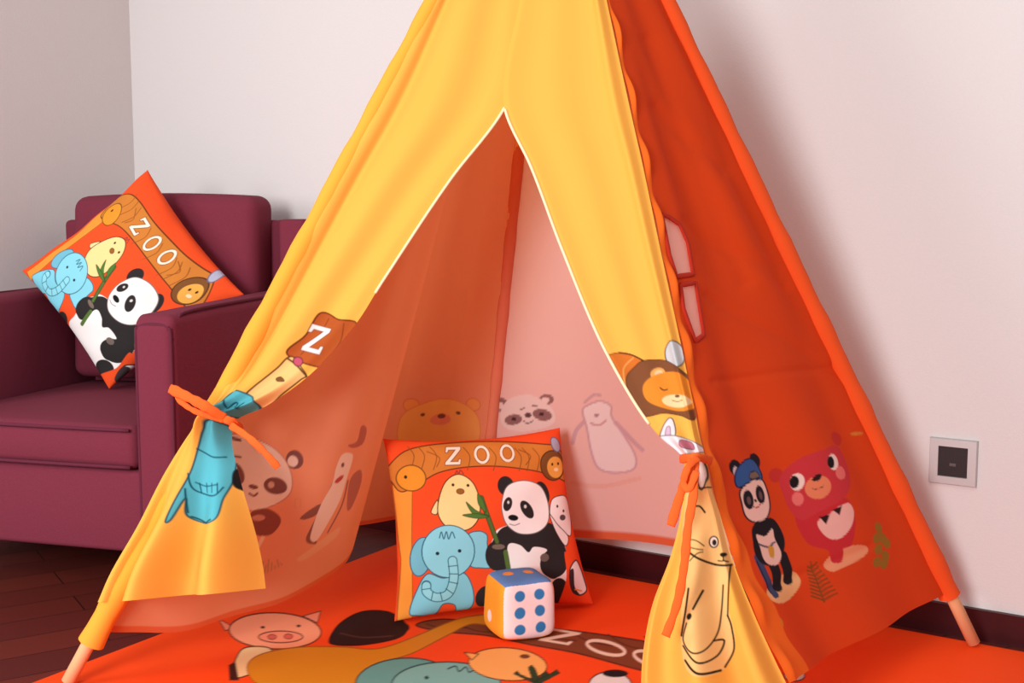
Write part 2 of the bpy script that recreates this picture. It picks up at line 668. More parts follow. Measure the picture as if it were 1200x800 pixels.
# --- left flap ---------------------------------------------------------------
rowsL = [(-.0, 640, -245, 647, -245), (.2, 506, 0, 611, 0), (.31, 438, 128, 592, 126), (.38, 393, 212, 529, 210), (.48, 334, 325, 450, 328),
         (.55, 301, 388, 412, 386), (.61, 277, 436, 362, 440), (.66, 262, 470, 312, 476), (.695, 246, 490, 280, 492),
         (.73, 230, 512, 276, 514), (.78, 205, 552, 284, 556), (.86, 172, 616, 297, 620), (.93, 142, 668, 303, 664), (1.0, 126, 704, 306, 690)]
Lp = [(a, *front(x, y)) for a, x, y, _, _ in rowsL]
Rp = [(a, *front(x, y)) for a, _, _, x, y in rowsL]
G, s, u = ruled(Lp, Rp, 900, 160)
sg, ug = s[:, None], u[None, :]
G0 = G
tie = np.exp(-((sg - .695) / .05) ** 2)
amp = .006 * ramp(sg, .05, .35) * (1 - ramp(sg, .55, .7)) + .012 * tie + .044 * ramp(sg, .73, .95)
fold = np.sin(2 * np.pi * (2.2 * ug ** .9 + .1 + .35 * ramp(sg, .3, .8))) * ramp(ug, 0, .12)
body = .018 * ramp(sg, .6, .695) + .03 * ramp(sg, .7, .9) * np.sin(np.pi * ug)
body = body + .045 * tie * np.sin(np.pi * ug)
crease = -.006 * np.exp(-((ug - .16 - .05 * sg) / .03) ** 2) * ramp(sg, .05, .2) * (1 - ramp(sg, .6, .7))
G = G + ((amp * fold + body + crease) * (1 - .8 * ramp(ug, .8, 1) * (1 - ramp(sg, .66, .72))) + .012 * (1 - ug))[..., None] * FN
pt = Paint(folded(FMAP, G0, G, ramp(sg, .67, .72), 660), YEL, aa=1.3)
TEAL, TLINE = (92, 196, 212), (14, 84, 104)
pt.frame(3.078, 190, 360)
pt.blob([(575, 20), (640, 45), (700, 55), (680, 110), (600, 200), (560, 215), (455, 170), (520, 100)], (184, 92, 40), (94, 40, 22), 5)
pt.line([(600, 40), (560, 110), (500, 170)], 3, (126, 60, 26))
pt.line([(660, 60), (640, 130), (580, 200)], 3, (126, 60, 26))
pt.letter_z(557, 116, 36, 10, 20, -46, (252, 246, 240), (120, 62, 36))
pt.blob([(470, 178), (520, 240), (500, 262), (440, 310), (370, 365), (330, 330), (350, 290), (420, 220)], (250, 206, 130), (90, 56, 28), 5)
pt.line([(456, 186), (500, 220), (522, 250)], 7, (84, 56, 30))
pt.ell(492, 196, 20, 16, (196, 86, 110), 30, (110, 40, 60), 4)
pt.blob([(416, 258), (432, 252), (450, 268), (424, 268)], (130, 86, 40), (70, 46, 24), 3)
pt.blob([(240, 345), (285, 305), (345, 325), (362, 355), (330, 390), (270, 400), (228, 380)], TEAL, TLINE, 5)
pt.line([(250, 360), (275, 345), (280, 372), (305, 350), (312, 372), (330, 352)], 5, TLINE)
# below the tie: the elephant hanging in folds
pt.blob([(185, 420), (228, 425), (245, 520), (240, 620), (222, 690), (208, 765), (140, 778), (92, 752), (92, 690), (60, 765), (48, 768), (70, 690), (105, 600), (140, 505)], TEAL, TLINE, 5)
pt.line([(135, 512), (180, 540), (220, 540)], 5, TLINE)
pt.line([(100, 600), (115, 660), (190, 680), (218, 650)], 5, TLINE)
pt.line([(118, 632), (150, 645), (200, 640)], 4, TLINE)
for x in (128, 152, 178, 200):
    pt.line([(x, 635), (x + 4, 668)], 4, TLINE)
pt.line([(92, 655), (94, 740)], 5, TLINE)
pt.line([(100, 755), (150, 776), (192, 765)], 6, (20, 80, 90))
pt.blob([(240, 590), (272, 578), (295, 610), (292, 668), (262, 660), (240, 640)], (34, 28, 28), (20, 18, 18), 2)
flapL = tpart('front_flap', mesh_np('front_flap', to_local(G), grid_faces(900, 160), pt.rgba()), M_flap)
k0 = int(.311 * 899)
k1 = int(.5 * 899)
bindL = tent_bm('edge_binding', tube(G[k0:k1:3, -1] + FN * .001, .0026, 8), M_cream, None)
bindL.parent = flapL

# --- right flap --------------------------------------------------------------
rowsR = [(0, 647, -245, 659, -245), (.2, 610, 0, 711, 0), (.3, 592, 126, 739, 130), (.36, 623, 196, 753, 192), (.44, 660, 294, 774, 292), (.53, 712, 415, 800, 412),
         (.585, 754, 486, 815, 484), (.615, 776, 514, 821, 515), (.64, 800, 536, 828, 540), (.665, 803, 562, 833, 566), (.71, 798, 610, 845, 606),
         (.75, 788, 650, 857, 650), (.81, 768, 705, 880, 710), (.88, 757, 765, 906, 768), (.95, 755, 820, 930, 818), (1.0, 756, 850, 942, 846)]
Lp = [(a, *front(x, y)) for a, x, y, _, _ in rowsR]
Rp = [(a, *front(x, y)) for a, _, _, x, y in rowsR]
G, s, u = ruled(Lp, Rp, 1000, 170)
sg, ug = s[:, None], u[None, :]
G0 = G
tie = np.exp(-((sg - .645) / .035) ** 2)
amp = .003 * ramp(sg, .05, .35) * (1 - ramp(sg, .5, .62)) + .008 * tie + .022 * ramp(sg, .69, .9)
fold = np.sin(2 * np.pi * (2.1 * ug + .32)) * ramp(ug, 0, .06)
edge = .012 * np.exp(-((ug - .9) / .05) ** 2) * ramp(sg, .05, .2)
body = .012 * ramp(sg, .5, .64) + .03 * tie * np.sin(np.pi * ug) + .055 * ramp(sg, .68, .9) * np.sin(np.pi * np.clip(ug * .9 + .1, 0, 1))
G = G + ((amp * fold + body) * (1 - ramp(ug, .8, 1)) + edge * (1 - ramp(ug, .95, 1)) + .003)[..., None] * FN
pt = Paint(folded(FMAP, G0, G, ramp(sg, .62, .67), 680), YEL, aa=1.3).frame(4.447, 700, 380)
pt.blob([(50, 170), (115, 148), (180, 160), (245, 195), (215, 215), (160, 270), (165, 330), (110, 300), (70, 200)], (214, 120, 44), (120, 62, 30), 5)
pt.line([(190, 175), (140, 230), (150, 320)], 6, (236, 176, 96))
pt.line([(115, 148), (180, 160), (245, 192)], 7, (70, 48, 30))
pt.ell(405, 160, 50, 70, (206, 216, 220), -10, (70, 60, 56), 6)
pt.blob([(245, 192), (330, 186), (380, 200), (450, 250), (500, 300), (520, 420), (505, 500), (440, 478), (350, 466), (270, 482), (235, 470), (165, 340), (158, 270), (200, 220)], (132, 84, 52), (84, 48, 32), 5)
pt.ell(318, 258, 38, 30, (244, 176, 90), -20)
pt.ell(322, 256, 22, 17, (252, 214, 160), -20)
pt.blob([(240, 330), (280, 280), (360, 250), (440, 262), (500, 330), (510, 430), (440, 455), (330, 432), (260, 395)], (240, 150, 50))
pt.ell(418, 402, 76, 34, (252, 226, 170), 4)
pt.line([(332, 334), (350, 345), (368, 340)], 7, (90, 54, 30))
pt.ell(420, 376, 13, 7, (70, 44, 30))
pt.line([(394, 398), (420, 404), (446, 398)], 4, (110, 74, 50))
pt.ell(440, 540, 30, 20, YEL)
pt.blob([(338, 600), (345, 545), (380, 492), (405, 510), (415, 588)], (246, 240, 240), (84, 74, 84), 6)
pt.blob([(362, 580), (370, 540), (388, 540), (390, 588)], (214, 190, 214), (120, 100, 120), 4)
pt.blob([(330, 590), (420, 586), (520, 620), (560, 660), (500, 680), (400, 680), (360, 650)], (244, 240, 244), (120, 110, 120), 5)
pt.blob([(448, 608), (500, 620), (515, 655), (470, 652), (444, 636)], (206, 120, 140), (110, 70, 90), 4)
# cat below the tie
CATB, CINK = (250, 208, 132), (40, 34, 22)
pt.frame(3.077, 760, 540)
pt.blob([(160, 20), (230, 70), (262, 200), (295, 300), (292, 400), (285, 520), (310, 640), (280, 740), (220, 765), (150, 740), (125, 620), (128, 420), (120, 290), (130, 160)], CATB)
pt.blob([(178, 0), (200, 0), (212, 60), (192, 105), (178, 60)], (250, 246, 240), CINK, 5)
pt.line([(185, 100), (225, 95)], 5, CINK)
pt.line([(165, 165), (185, 165), (202, 186)], 7, CINK)
pt.ell(234, 294, 16, 20, (252, 240, 226), 0, CINK, 5)
pt.ell(236, 296, 8, 11, CINK)
pt.line([(128, 318), (180, 352), (240, 376), (295, 378)], 8, CINK)
pt.line([(292, 380), (288, 460), (284, 560)], 6, CINK)
pt.line([(130, 285), (170, 288), (200, 308)], 4, CINK)
pt.line([(135, 310), (170, 318), (196, 322)], 4, CINK)
pt.line([(150, 362), (176, 336), (196, 330)], 4, CINK)
pt.ell(268, 340, 12, 8, CINK)
pt.line([(268, 346), (268, 362), (250, 362)], 5, CINK)
pt.line([(268, 360), (284, 366)], 5, CINK)
pt.line([(150, 460), (142, 540), (128, 625)], 8, CINK)
pt.line([(200, 468), (170, 530)], 8, CINK)
pt.ell(157, 556, 9, 12, CINK, 20)
pt.line([(148, 580), (136, 640), (170, 680), (215, 672), (250, 620), (262, 540), (268, 450)], 6, CINK)
pt.line([(136, 660), (190, 715), (250, 700), (272, 650), (240, 646)], 7, CINK)
pt.line([(145, 710), (190, 752), (262, 752)], 9, CINK)
pt.line([(276, 742), (306, 680), (298, 600), (284, 560)], 7, CINK)
RB = resample(Rp, np.linspace(0, 1, 1000))
flapR = tpart('front_flap', mesh_np('front_flap', to_local(G), grid_faces(1000, 170), pt.rgba()), M_flap)
k0, k1 = int(.303 * 999), int(.6 * 999)
bindR = tent_bm('edge_binding', tube(G[k0:k1:3, 0] + FN * .001, .0026, 8), M_cream, None)
bindR.parent = flapR

# --- right side panel --------------------------------------------------------
rows = [(0, 658, -245), (.25, 711, 0), (.41, 748, 170), (.61, 793, 380), (.77, 831, 553), (.86, 857, 653), (.925, 884, 721), (1.0, 923, 800)]
Lp = [(a, *(front(x + 1, y) + FN * .002)) for a, x, y in rows]
hemRR = .118
tq = np.linspace(0, 1, 9)
ttop = (APEX[2] - .06 - RR[2]) / (APEX[2] - RR[2])
thm = (hemRR - RR[2]) / (APEX[2] - RR[2])
Rp = [(a, *pole_pt(RR, ttop + (thm - ttop) * a)) for a in tq]
NRR, NCR = 620, 300
G, s, u = ruled(Lp, Rp, NRR, NCR)
sg, ug = s[:, None], u[None, :]
SMAP = PrintMap(front(923, 800), pole_pt(RR, thm), APEX)
SN = SMAP.n if SMAP.n[0] > 0 else -SMAP.n
SXY = SMAP.refit(G[380::12, ::12])(G.reshape(-1, 3))
WXY = PrintMap(front(923, 800), pole_pt(RR, thm), APEX).refit(G[260:400:8, :150:8])(G.reshape(-1, 3))
RED = (219, 70, 22)
pt = Paint(SXY, RED, aa=.9).frame(4, 840, 510)
# panda in a cap
pt.blob([(238, 755), (262, 700), (330, 650), (395, 635), (424, 665), (412, 715), (360, 765), (290, 788)], (240, 182, 124))
pt.line([(205, 570), (240, 660), (282, 748)], 34, (66, 74, 112))
pt.line([(200, 590), (262, 740)], 6, (34, 36, 60))
pt.line([(280, 590), (300, 640), (304, 706)], 54, (34, 26, 32))
pt.line([(338, 560), (360, 620), (368, 672)], 48, (34, 26, 32))
pt.blob([(184, 430), (230, 392), (288, 384), (326, 424), (350, 490), (338, 560), (296, 606), (232, 604), (196, 560), (186, 500)], (34, 26, 32))
pt.blob([(204, 466), (250, 470), (288, 434), (300, 480), (332, 548), (316, 596), (272, 606), (238, 582), (220, 520)], (246, 206, 190))
pt.line([(218, 510), (262, 520), (300, 496)], 9, (70, 70, 100))
pt.blob([(264, 520), (292, 520), (294, 566), (272, 566)], (216, 160, 60))
pt.ell(98, 150, 28, 38, (36, 28, 36), -20)
pt.ell(100, 168, 12, 24, (220, 200, 210), -10)
pt.ell(212, 112, 30, 38, (36, 28, 36), -20)
pt.ell(206, 130, 12, 20, (200, 200, 220), -10)
pt.blob([(124, 258), (180, 206), (240, 196), (270, 250), (280, 330), (256, 388), (196, 406), (152, 380), (132, 320)], (248, 208, 194), (36, 28, 36), 8)
pt.blob([(108, 240), (96, 200), (110, 150), (160, 108), (206, 110), (236, 150), (246, 196), (190, 206), (136, 236)], (58, 96, 158), (30, 36, 70), 7)
pt.blob([(172, 200), (178, 172), (214, 164), (232, 186), (214, 196)], (130, 110, 96), (40, 40, 60), 4)
pt.ell(164, 300, 25, 46, (36, 28, 36), -12)
pt.ell(228, 274, 25, 44, (36, 28, 36), -12)
pt.ell(166, 304, 10, 20, (110, 84, 84), -12)
pt.ell(230, 278, 10, 20, (110, 84, 84), -12)
pt.ell(200, 304, 8, 6, (60, 50, 60))
pt.line([(190, 334), (210, 336), (226, 320)], 5, (190, 60, 50))
# pink bear
PINK = (208, 58, 64)
pt.blob([(400, 370), (500, 350), (590, 300), (640, 380), (640, 500), (600, 560), (590, 600), (550, 600), (540, 540), (450, 500)], (206, 48, 54))
pt.ell(312, 180, 30, 34, (202, 54, 44))
pt.ell(566, 16, 36, 34, (202, 54, 44))
pt.blob([(330, 190), (390, 110), (480, 72), (560, 52), (604, 120), (616, 220), (580, 300), (500, 352), (430, 392), (380, 350), (346, 270)], PINK)
pt.ell(396, 216, 26, 40, (252, 226, 214), -10)
pt.ell(386, 216, 17, 29, (30, 22, 26), -10)
pt.ell(522, 132, 26, 38, (252, 226, 214), -10)
pt.ell(510, 134, 16, 29, (30, 22, 26), -10)
pt.ell(474, 246, 46, 54, (238, 138, 98), -25)
pt.blob([(446, 212), (458, 190), (478, 190), (470, 216)], (46, 26, 26))
pt.line([(456, 252), (476, 254), (492, 240)], 4, (120, 50, 40))
pt.ell(406, 294, 22, 32, (240, 122, 116), -15)
pt.ell(560, 182, 26, 32, (240, 122, 116), -15)
pt.blob([(490, 404), (530, 370), (568, 334), (606, 322), (632, 360), (628, 424), (596, 474), (552, 486), (512, 456)], (248, 190, 178))
pt.poly([(494, 380), (534, 372), (524, 416)], (52, 24, 26))
pt.poly([(542, 352), (576, 332), (572, 376)], (52, 24, 26))
pt.blob([(526, 590), (566, 548), (640, 516), (708, 516), (718, 540), (684, 574), (616, 610), (562, 636), (530, 624)], (242, 158, 116))
pt.blob([(540, 520), (590, 520), (606, 560), (594, 592), (556, 588)], (206, 48, 54))
# plants
FERN = (134, 74, 30)
pt.line([(464, 590), (490, 680), (522, 778)], 6, FERN)
for k in range(9):
    y = 616 + k * 19
    x = 470 + k * 6
    w = 16 + k * 4
    pt.line([(x, y), (x - w, y - 4 - k * 2)], 8, FERN)
    pt.line([(x, y), (x + w + 4, y - 22 - k)], 8, FERN)
pt.line([(772, 420), (790, 610)], 5, (160, 108, 36))
for k, (x, y) in enumerate([(770, 430), (758, 480), (790, 478), (768, 530), (812, 500), (762, 590), (806, 560), (800, 596)]):
    pt.ell(x, y, 20, 26, (158, 112, 36), 20 if k % 2 else -20)
pt.frame(1, 0, 0)
for x, y, a, b in ((902, 714, 3.5, 5), (909, 731, 6, 8), (1006, 508, 6, 2), (899, 728, 3, 4)):
    pt.ell(x, y, a, b, (214, 128, 50))
# orange sleeve hem stitched along both poles
PP = pt.xy.reshape(NRR, NCR, 2)
uw = np.broadcast_to(ug, (NRR, NCR)).reshape(-1)
sw = np.broadcast_to(sg, (NRR, NCR)).reshape(-1)
wid = .034 + .075 * ramp(sw, .74, 1.0) + .010 * np.sin(sw * 90)
m1 = np.clip((wid - uw) / .006 + .5, 0, 1)[:, None]
pt.col = pt.col * (1 - m1) + lin((246, 112, 34)) * m1
wr = .010 * np.sin(2 * np.pi * (1.6 * ug + .35 * sg)) * ramp(ug, .05, .3) * (1 - ramp(ug, .75, 1)) * ramp(sg, .1, .5)
wr = wr + .004 * np.sin(2 * np.pi * (3.3 * sg - 2.2 * ug)) * ramp(ug, .1, .3) * (1 - ramp(ug, .8, 1)) * ramp(sg, .15, .4)
ruf = (.005 + .005 * np.sin(sg * 90 + 1)) * np.exp(-((ug - .025) / .02) ** 2) * ramp(sg, .1, .3)
wr = wr - .012 * ramp(sg, .8, 1) * np.sin(np.pi * ug)
for pa, pb, wdt, am in (((798, 255), (915, 335), 7, .0045), ((828, 345), (985, 440), 7, .004), ((838, 445), (1000, 428), 5, .003), ((760, 120), (838, 200), 8, .005), ((905, 690), (1020, 640), 6, .003), ((745, 40), (870, 330), 8, .004)):
    dd = pt._seg(SXY, np.array([pa, pb], float), False)[0].reshape(NRR, NCR)
    wr = wr - am * np.exp(-(dd / wdt) ** 2)
G = G + (wr + ruf)[..., None] * SN
# window opening, cut out of the cloth
k = 3.636
pane1 = np.array([(268, 188), (300, 198), (345, 233), (380, 308), (404, 442), (335, 452), (306, 360)]) / k + (700, 200)
pane2 = np.array([(352, 487), (416, 476), (452, 702), (415, 728), (366, 590)]) / k + (700, 200)
Q = grid_faces(NRR, NCR)
cxy = WXY[Q].mean(1)
hole = np.zeros(len(Q), bool)
for P in (pane1, pane2):
    idx = np.nonzero(((cxy > P.min(0) - 2) & (cxy < P.max(0) + 2)).all(1))[0]
    hole[idx] |= pt._seg(cxy[idx], P, True)[1]
sideR = tpart('side_panel', mesh_np('side_panel', to_local(G), Q[~hole], pt.rgba()), M_side)


def on_side(xy, off):
    """the point of the cloth at the image pixel xy, lifted by off"""
    d = ((WXY - xy) ** 2).sum(1)
    j = np.argpartition(d, 6)[:6]
    w = 1 / (d[j] + 1e-3)
    return (G.reshape(-1, 3)[j] * w[:, None]).sum(0) / w.sum() + SN * off


for P in (pane1, pane2):
    bm = bmesh.new()
    c = P.mean(0)
    ring = spline(np.array([on_side(c + (q - c) * 1.04, -.003) for q in P]), True, 1)
    vs = [bm.verts.new(v) for v in ring]
    mid = bm.verts.new(ring.mean(0))
    for i in range(len(vs)):
        bm.faces.new((vs[i], vs[(i + 1) % len(vs)], mid))
    tent_bm('window_pane', bm, M_pane)
    ring = [on_side(q, .001) for q in P]
    ring = ring + ring[:1]
    ring = np.concatenate([np.linspace(a, b, 6)[:-1] for a, b in zip(ring[:-1], ring[1:])] + [ring[-1:]])
    tent_bm('window_frame', tube(ring, .0046, 8, flat=.6, up=SN), M_darkred)

# --- back panel (seen from inside) ---------------------------------------------
CORAL = (247, 162, 122)


def strut(B, h):
    return pole_pt(B, (h - B[2]) / (APEX[2] - B[2]))


inw = unit(cen - (RL + RR) / 2)
Lp = [(a, *(pole_pt(RL, .93 + ((.122 - RL[2]) / (APEX[2] - RL[2]) - .93) * a))) for a in tq]
Rp = [(a, *(pole_pt(RR, .93 + ((.128 - RR[2]) / (APEX[2] - RR[2]) - .93) * a))) for a in tq]
NRB, NCB = 360, 340
G, s, u = ruled(Lp, Rp, NRB, NCB)
sg, ug = s[:, None], u[None, :]
BMAP = PrintMap(RL, RR, APEX)
BN = BMAP.n if BMAP.n[1] < 0 else -BMAP.n
pt = Paint(BMAP(G.reshape(-1, 3)), (252, 216, 209), aa=1.0).frame(3, 420, 430)
PALE, GREY = (254, 236, 232), (160, 120, 118)
pt.ell(503, 132, 26, 24, GREY)
pt.ell(498, 135, 13, 13, PALE)
pt.ell(668, 108, 26, 18, GREY)
pt.ell(664, 110, 14, 10, PALE)
pt.blob([(500, 160), (530, 112), (600, 92), (660, 116), (694, 150), (694, 190), (640, 212), (560, 222), (510, 205)], PALE)
pt.ell(548, 182, 33, 18, GREY, -10)
pt.ell(653, 162, 35, 20, GREY, 10)
pt.ell(550, 180, 9, 6, (80, 56, 60))
pt.ell(650, 160, 9, 6, (80, 56, 60))
pt.ell(602, 164, 13, 8, (110, 80, 80))
pt.line([(586, 186), (602, 192), (620, 184)], 4, (130, 90, 90))
pt.line([(574, 146), (588, 140)], 5, GREY)
pt.line([(618, 130), (634, 130)], 5, GREY)
LAV = (222, 188, 198)
pt.blob([(792, 150), (812, 130), (850, 120), (884, 140), (888, 180), (930, 250), (966, 320), (960, 366), (900, 376), (846, 356), (822, 300), (806, 210)], (255, 246, 247), LAV, 7)
pt.line([(795, 190), (770, 220), (760, 260)], 14, LAV)
pt.line([(900, 200), (960, 270), (990, 300)], 14, LAV)
pt.line([(800, 120), (830, 96), (850, 100)], 10, LAV)
pt.ell(838, 168, 8, 6, (190, 150, 160))
pt.line([(820, 196), (846, 204), (868, 190)], 7, (222, 176, 184))
pt.line([(760, 400), (860, 420), (980, 400)], 16, (248, 204, 190))
uw = np.broadcast_to(sg, (NRB, NCB)).reshape(-1)
mm = np.clip((uw - .986) / .004 + .5, 0, 1)[:, None]
pt.col = pt.col * (1 - mm) + lin((240, 120, 78)) * mm
G = G + ((.012 * np.sin(2 * np.pi * (1.2 * ug + .15)) + .004 * np.sin(2 * np.pi * (3.1 * ug + .6 * sg))) * ramp(ug, 0, .12) * (1 - ramp(ug, .88, 1)) * ramp(sg, .15, .7))[..., None] * BN
q = grid_faces(NRB, NCB)
fn = np.cross(G[1, 1] - G[0, 0], G[1, 0] - G[0, 1])
nf = np.cross(G[-1, 1] - G[-2, 0], G[-1, 0] - G[-2, 1])


def facing(G, q, n):
    a, b, c = (G.reshape(-1, 3)[q[len(q) * 3 // 4][i]] for i in (0, 1, 2))
    return q if np.dot(np.cross(b - a, c - a), n) > 0 else q[:, ::-1]


back = tpart('back_panel', mesh_np('back_panel', to_local(G), facing(G, q, BN), pt.rgba()), M_inner)

# --- left side panel (seen from inside), with its hanging fold ------------------
def hemp(px, py, h):
    return on_z(px, py, h)


hem = [(0, *strut(FL, .105)), (.12, *hemp(190, 741, .075)), (.32, *hemp(300, 714, .085)), (.48, *hemp(376, 682, .112)), (.56, *hemp(408, 652, .138)),
       (.595, *hemp(414, 636, .152)), (.63, *hemp(404, 624, .138)), (.70, *hemp(436, 613, .112)), (.85, *hemp(505, 604, .112)), (1, *strut(RL, .122))]
NRL, NCL = 560, 700
u = np.linspace(0, 1, NCL)
Hm = resample(hem, u)
s = np.linspace(0, 1, NRL)
sg, ug = s[:, None], u[None, :]
topk = .07
w = (topk + (1 - topk) * sg)[..., None]
G = APEX[None, None, :] * (1 - w) + Hm[None] * w
LMAP = PrintMap(FL, RL, APEX)
LN = LMAP.n if LMAP.n[0] > 0 else -LMAP.n
G = G + ((.004 * np.sin(2 * np.pi * (5.2 * ug + .4 * sg))) * ramp(ug, 0, .1) * (1 - ramp(ug, .9, 1)) * ramp(sg, .2, .7))[..., None] * LN


def chart(rows, cols):
    """print coordinates, fitted to image pixels, that follow the cloth's own rows and columns"""
    f = lambda a, b: np.stack([np.ones_like(a * b), a + 0 * b, b + 0 * a, a * b], -1)
    K = np.linalg.lstsq(f(sg[rows], ug[:, cols]).reshape(-1, 4), image_px(G[rows][:, cols]).reshape(-1, 2), rcond=None)[0]
    return (f(sg, ug) @ K).reshape(-1, 2)


pt = Paint(chart(slice(320, None, 12), slice(60, 395, 10)), CORAL, aa=1.0).frame(4, 260, 480)
FACE, DK = (254, 228, 214), (142, 92, 88)
pt.ell(335, 222, 40, 44, DK)
pt.ell(328, 230, 24, 26, FACE)
pt.blob([(60, 180), (130, 146), (220, 158), (290, 220), (322, 300), (310, 380), (240, 436), (140, 462), (70, 420), (40, 300)], FACE, (206, 132, 110), 4)
pt.ell(245, 345, 56, 40, DK, 12)
pt.ell(226, 340, 16, 16, (226, 180, 164))
pt.ell(84, 312, 28, 42, DK)
pt.ell(144, 352, 20, 10, DK)
pt.line([(126, 384), (144, 392), (160, 380)], 9, DK)
pt.line([(80, 246), (104, 240)], 9, DK)
pt.line([(80, 176), (108, 172)], 14, DK)
pt.blob([(130, 470), (200, 452), (256, 480), (264, 520), (220, 575), (160, 580), (130, 540)], (152, 84, 74))
pt.ell(166, 496, 32, 15, (216, 150, 130))
pt.line([(186, 590), (166, 630)], 16, (250, 210, 180))
pt.line([(330, 405), (330, 440)], 6, (238, 160, 110))
pt.line([(330, 405), (352, 402), (352, 436)], 6, (238, 160, 110))
pt.line([(520, 330), (470, 430), (410, 540), (390, 590), (430, 606)], 22, (156, 98, 86))
pt.blob([(348, 490), (390, 450), (450, 420), (440, 462), (390, 488)], (156, 98, 86))
pt.blob([(528, 250), (560, 190), (612, 196), (620, 230), (592, 320), (560, 420), (500, 520), (440, 600), (404, 590), (410, 540), (450, 430), (510, 330)], (254, 226, 210))
pt.line([(600, 330), (570, 450), (500, 570)], 8, (170, 112, 98))
pt.blob([(610, 330), (660, 290), (664, 360), (620, 470), (596, 470)], (190, 116, 100))
pt.blob([(590, 150), (640, 140), (660, 70), (690, 90), (672, 160), (620, 170)], (196, 114, 100))
pt.ell(566, 244, 9, 12, DK)
pt.blob([(524, 320), (548, 300), (574, 296), (566, 316), (540, 330)], (206, 84, 84))
pt.blob([(334, 680), (400, 640), (470, 600), (560, 560), (540, 610), (440, 660), (360, 690)], (248, 182, 140))
for k in range(8):
    pt.line([(150 + k * 16, 780 - k * 10), (170 + k * 12, 690 + (k % 3) * 14)], 6, (206, 150, 104))
pt.xy = chart(slice(300, 500, 10), slice(470, 698, 8))
pt.frame(3, 420, 430)
pt.ell(186, 128, 26, 24, (253, 172, 100), 0, (232, 132, 90), 3)
pt.ell(404, 128, 26, 22, (253, 172, 100), 0, (232, 132, 90), 3)
pt.blob([(140, 210), (170, 150), (260, 116), (360, 126), (420, 170), (430, 240), (400, 300), (250, 310), (150, 280)], (254, 186, 104), (240, 140, 90), 3)
pt.ell(286, 192, 38, 22, (240, 150, 120))
pt.ell(290, 180, 15, 9, (130, 80, 70))
pt.ell(222, 166, 8, 6, (130, 80, 70))
pt.ell(350, 166, 8, 6, (130, 80, 70))
uw = np.broadcast_to(sg, (NRL, NCL)).reshape(-1)
mm = np.clip((uw - .992) / .002 + .5, 0, 1)[:, None]
pt.col = pt.col * (1 - mm) + lin((238, 116, 70)) * mm
q = grid_faces(NRL, NCL)
sideL = tpart('side_panel', mesh_np('side_panel', to_local(G), facing(G, q, LN), pt.rgba()), M_inner)

# --- sleeves over the poles ------------------------------------------------------
def sleeve(B, h0, r0, r1, mat, off=(0, 0, 0)):
    t0 = (h0 - B[2]) / (APEX[2] - B[2])
    t = np.linspace(t0, .95, 60)
    rad = r0 + (r1 - r0) * (t - t0) / (.95 - t0)
    rad = rad * (1 + .06 * np.sin(t * 70) + .04 * np.sin(t * 131 + 1))
    rad[:3] *= np.array([1.04, 1.0, 1.0])
    return tent_bm('pole_sleeve', tube([pole_pt(B, a) + np.asarray(off) for a in t], rad, 16, caps=False), mat)


sleeve(FL, .085, .023, .015, M_yellow)
sleeve(RR, .112, .022, .014, M_redsleeve)
sleeve(RL, .120, .014, .012, M_coral)

# --- tie ribbons -----------------------------------------------------------------
def ribbon(ctrl, w, parent=None, name='tie_ribbon'):
    P = spline(np.array(ctrl), False, 10)
    k = np.arange(len(P))
    return tube(P, w * (.84 + .12 * np.sin(k * .9) * np.sin(k * .37 + 1)), 10, flat=.24, up=FN)


def joined(bms):
    me = bpy.data.meshes.new('tmp')
    out = bmesh.new()
    for b in bms:
        b.to_mesh(me)
        b.free()
        out.from_mesh(me)
    bpy.data.meshes.remove(me)
    return out


def fo(px, py, d):
    return on_plane(px, py, FL + FN * d, FN)


wrap = [ribbon([fo(240, 484, .035), fo(252, 488, .088), fo(264, 491, .10), fo(276, 496, .085), fo(284, 501, .03)], .0085),
        ribbon([fo(270, 498, .095), fo(292, 513, .115), fo(312, 532, .11), fo(326, 548, .10)], .0075),
        ribbon([fo(262, 490, .1), fo(244, 478, .12), fo(222, 466, .125), fo(199, 455, .12)], .0105),
        ribbon([fo(262, 492, .1), fo(240, 486, .115), fo(222, 478, .12), fo(208, 466, .118), fo(216, 464, .122), fo(240, 477, .117), fo(258, 487, .105)], .006)]
tent_bm('tie_ribbon', joined(wrap), M_orange)
wrap = [ribbon([fo(834, 540, .03), fo(820, 536, .075), fo(808, 536, .075), fo(797, 538, .03)], .008),
        ribbon([fo(812, 538, .085), fo(806, 556, .10), fo(797, 580, .098), fo(786, 616, .09)], .0085),
        ribbon([fo(814, 540, .085), fo(813, 575, .11), fo(806, 618, .115), fo(802, 660, .115), fo(794, 705, .11), fo(780, 745, .105)], .0078),
        ribbon([fo(818, 536, .09), fo(806, 548, .11), fo(801, 566, .108), fo(808, 572, .112), fo(816, 552, .108)], .0065)]
tent_bm('tie_ribbon', joined(wrap), M_orange)


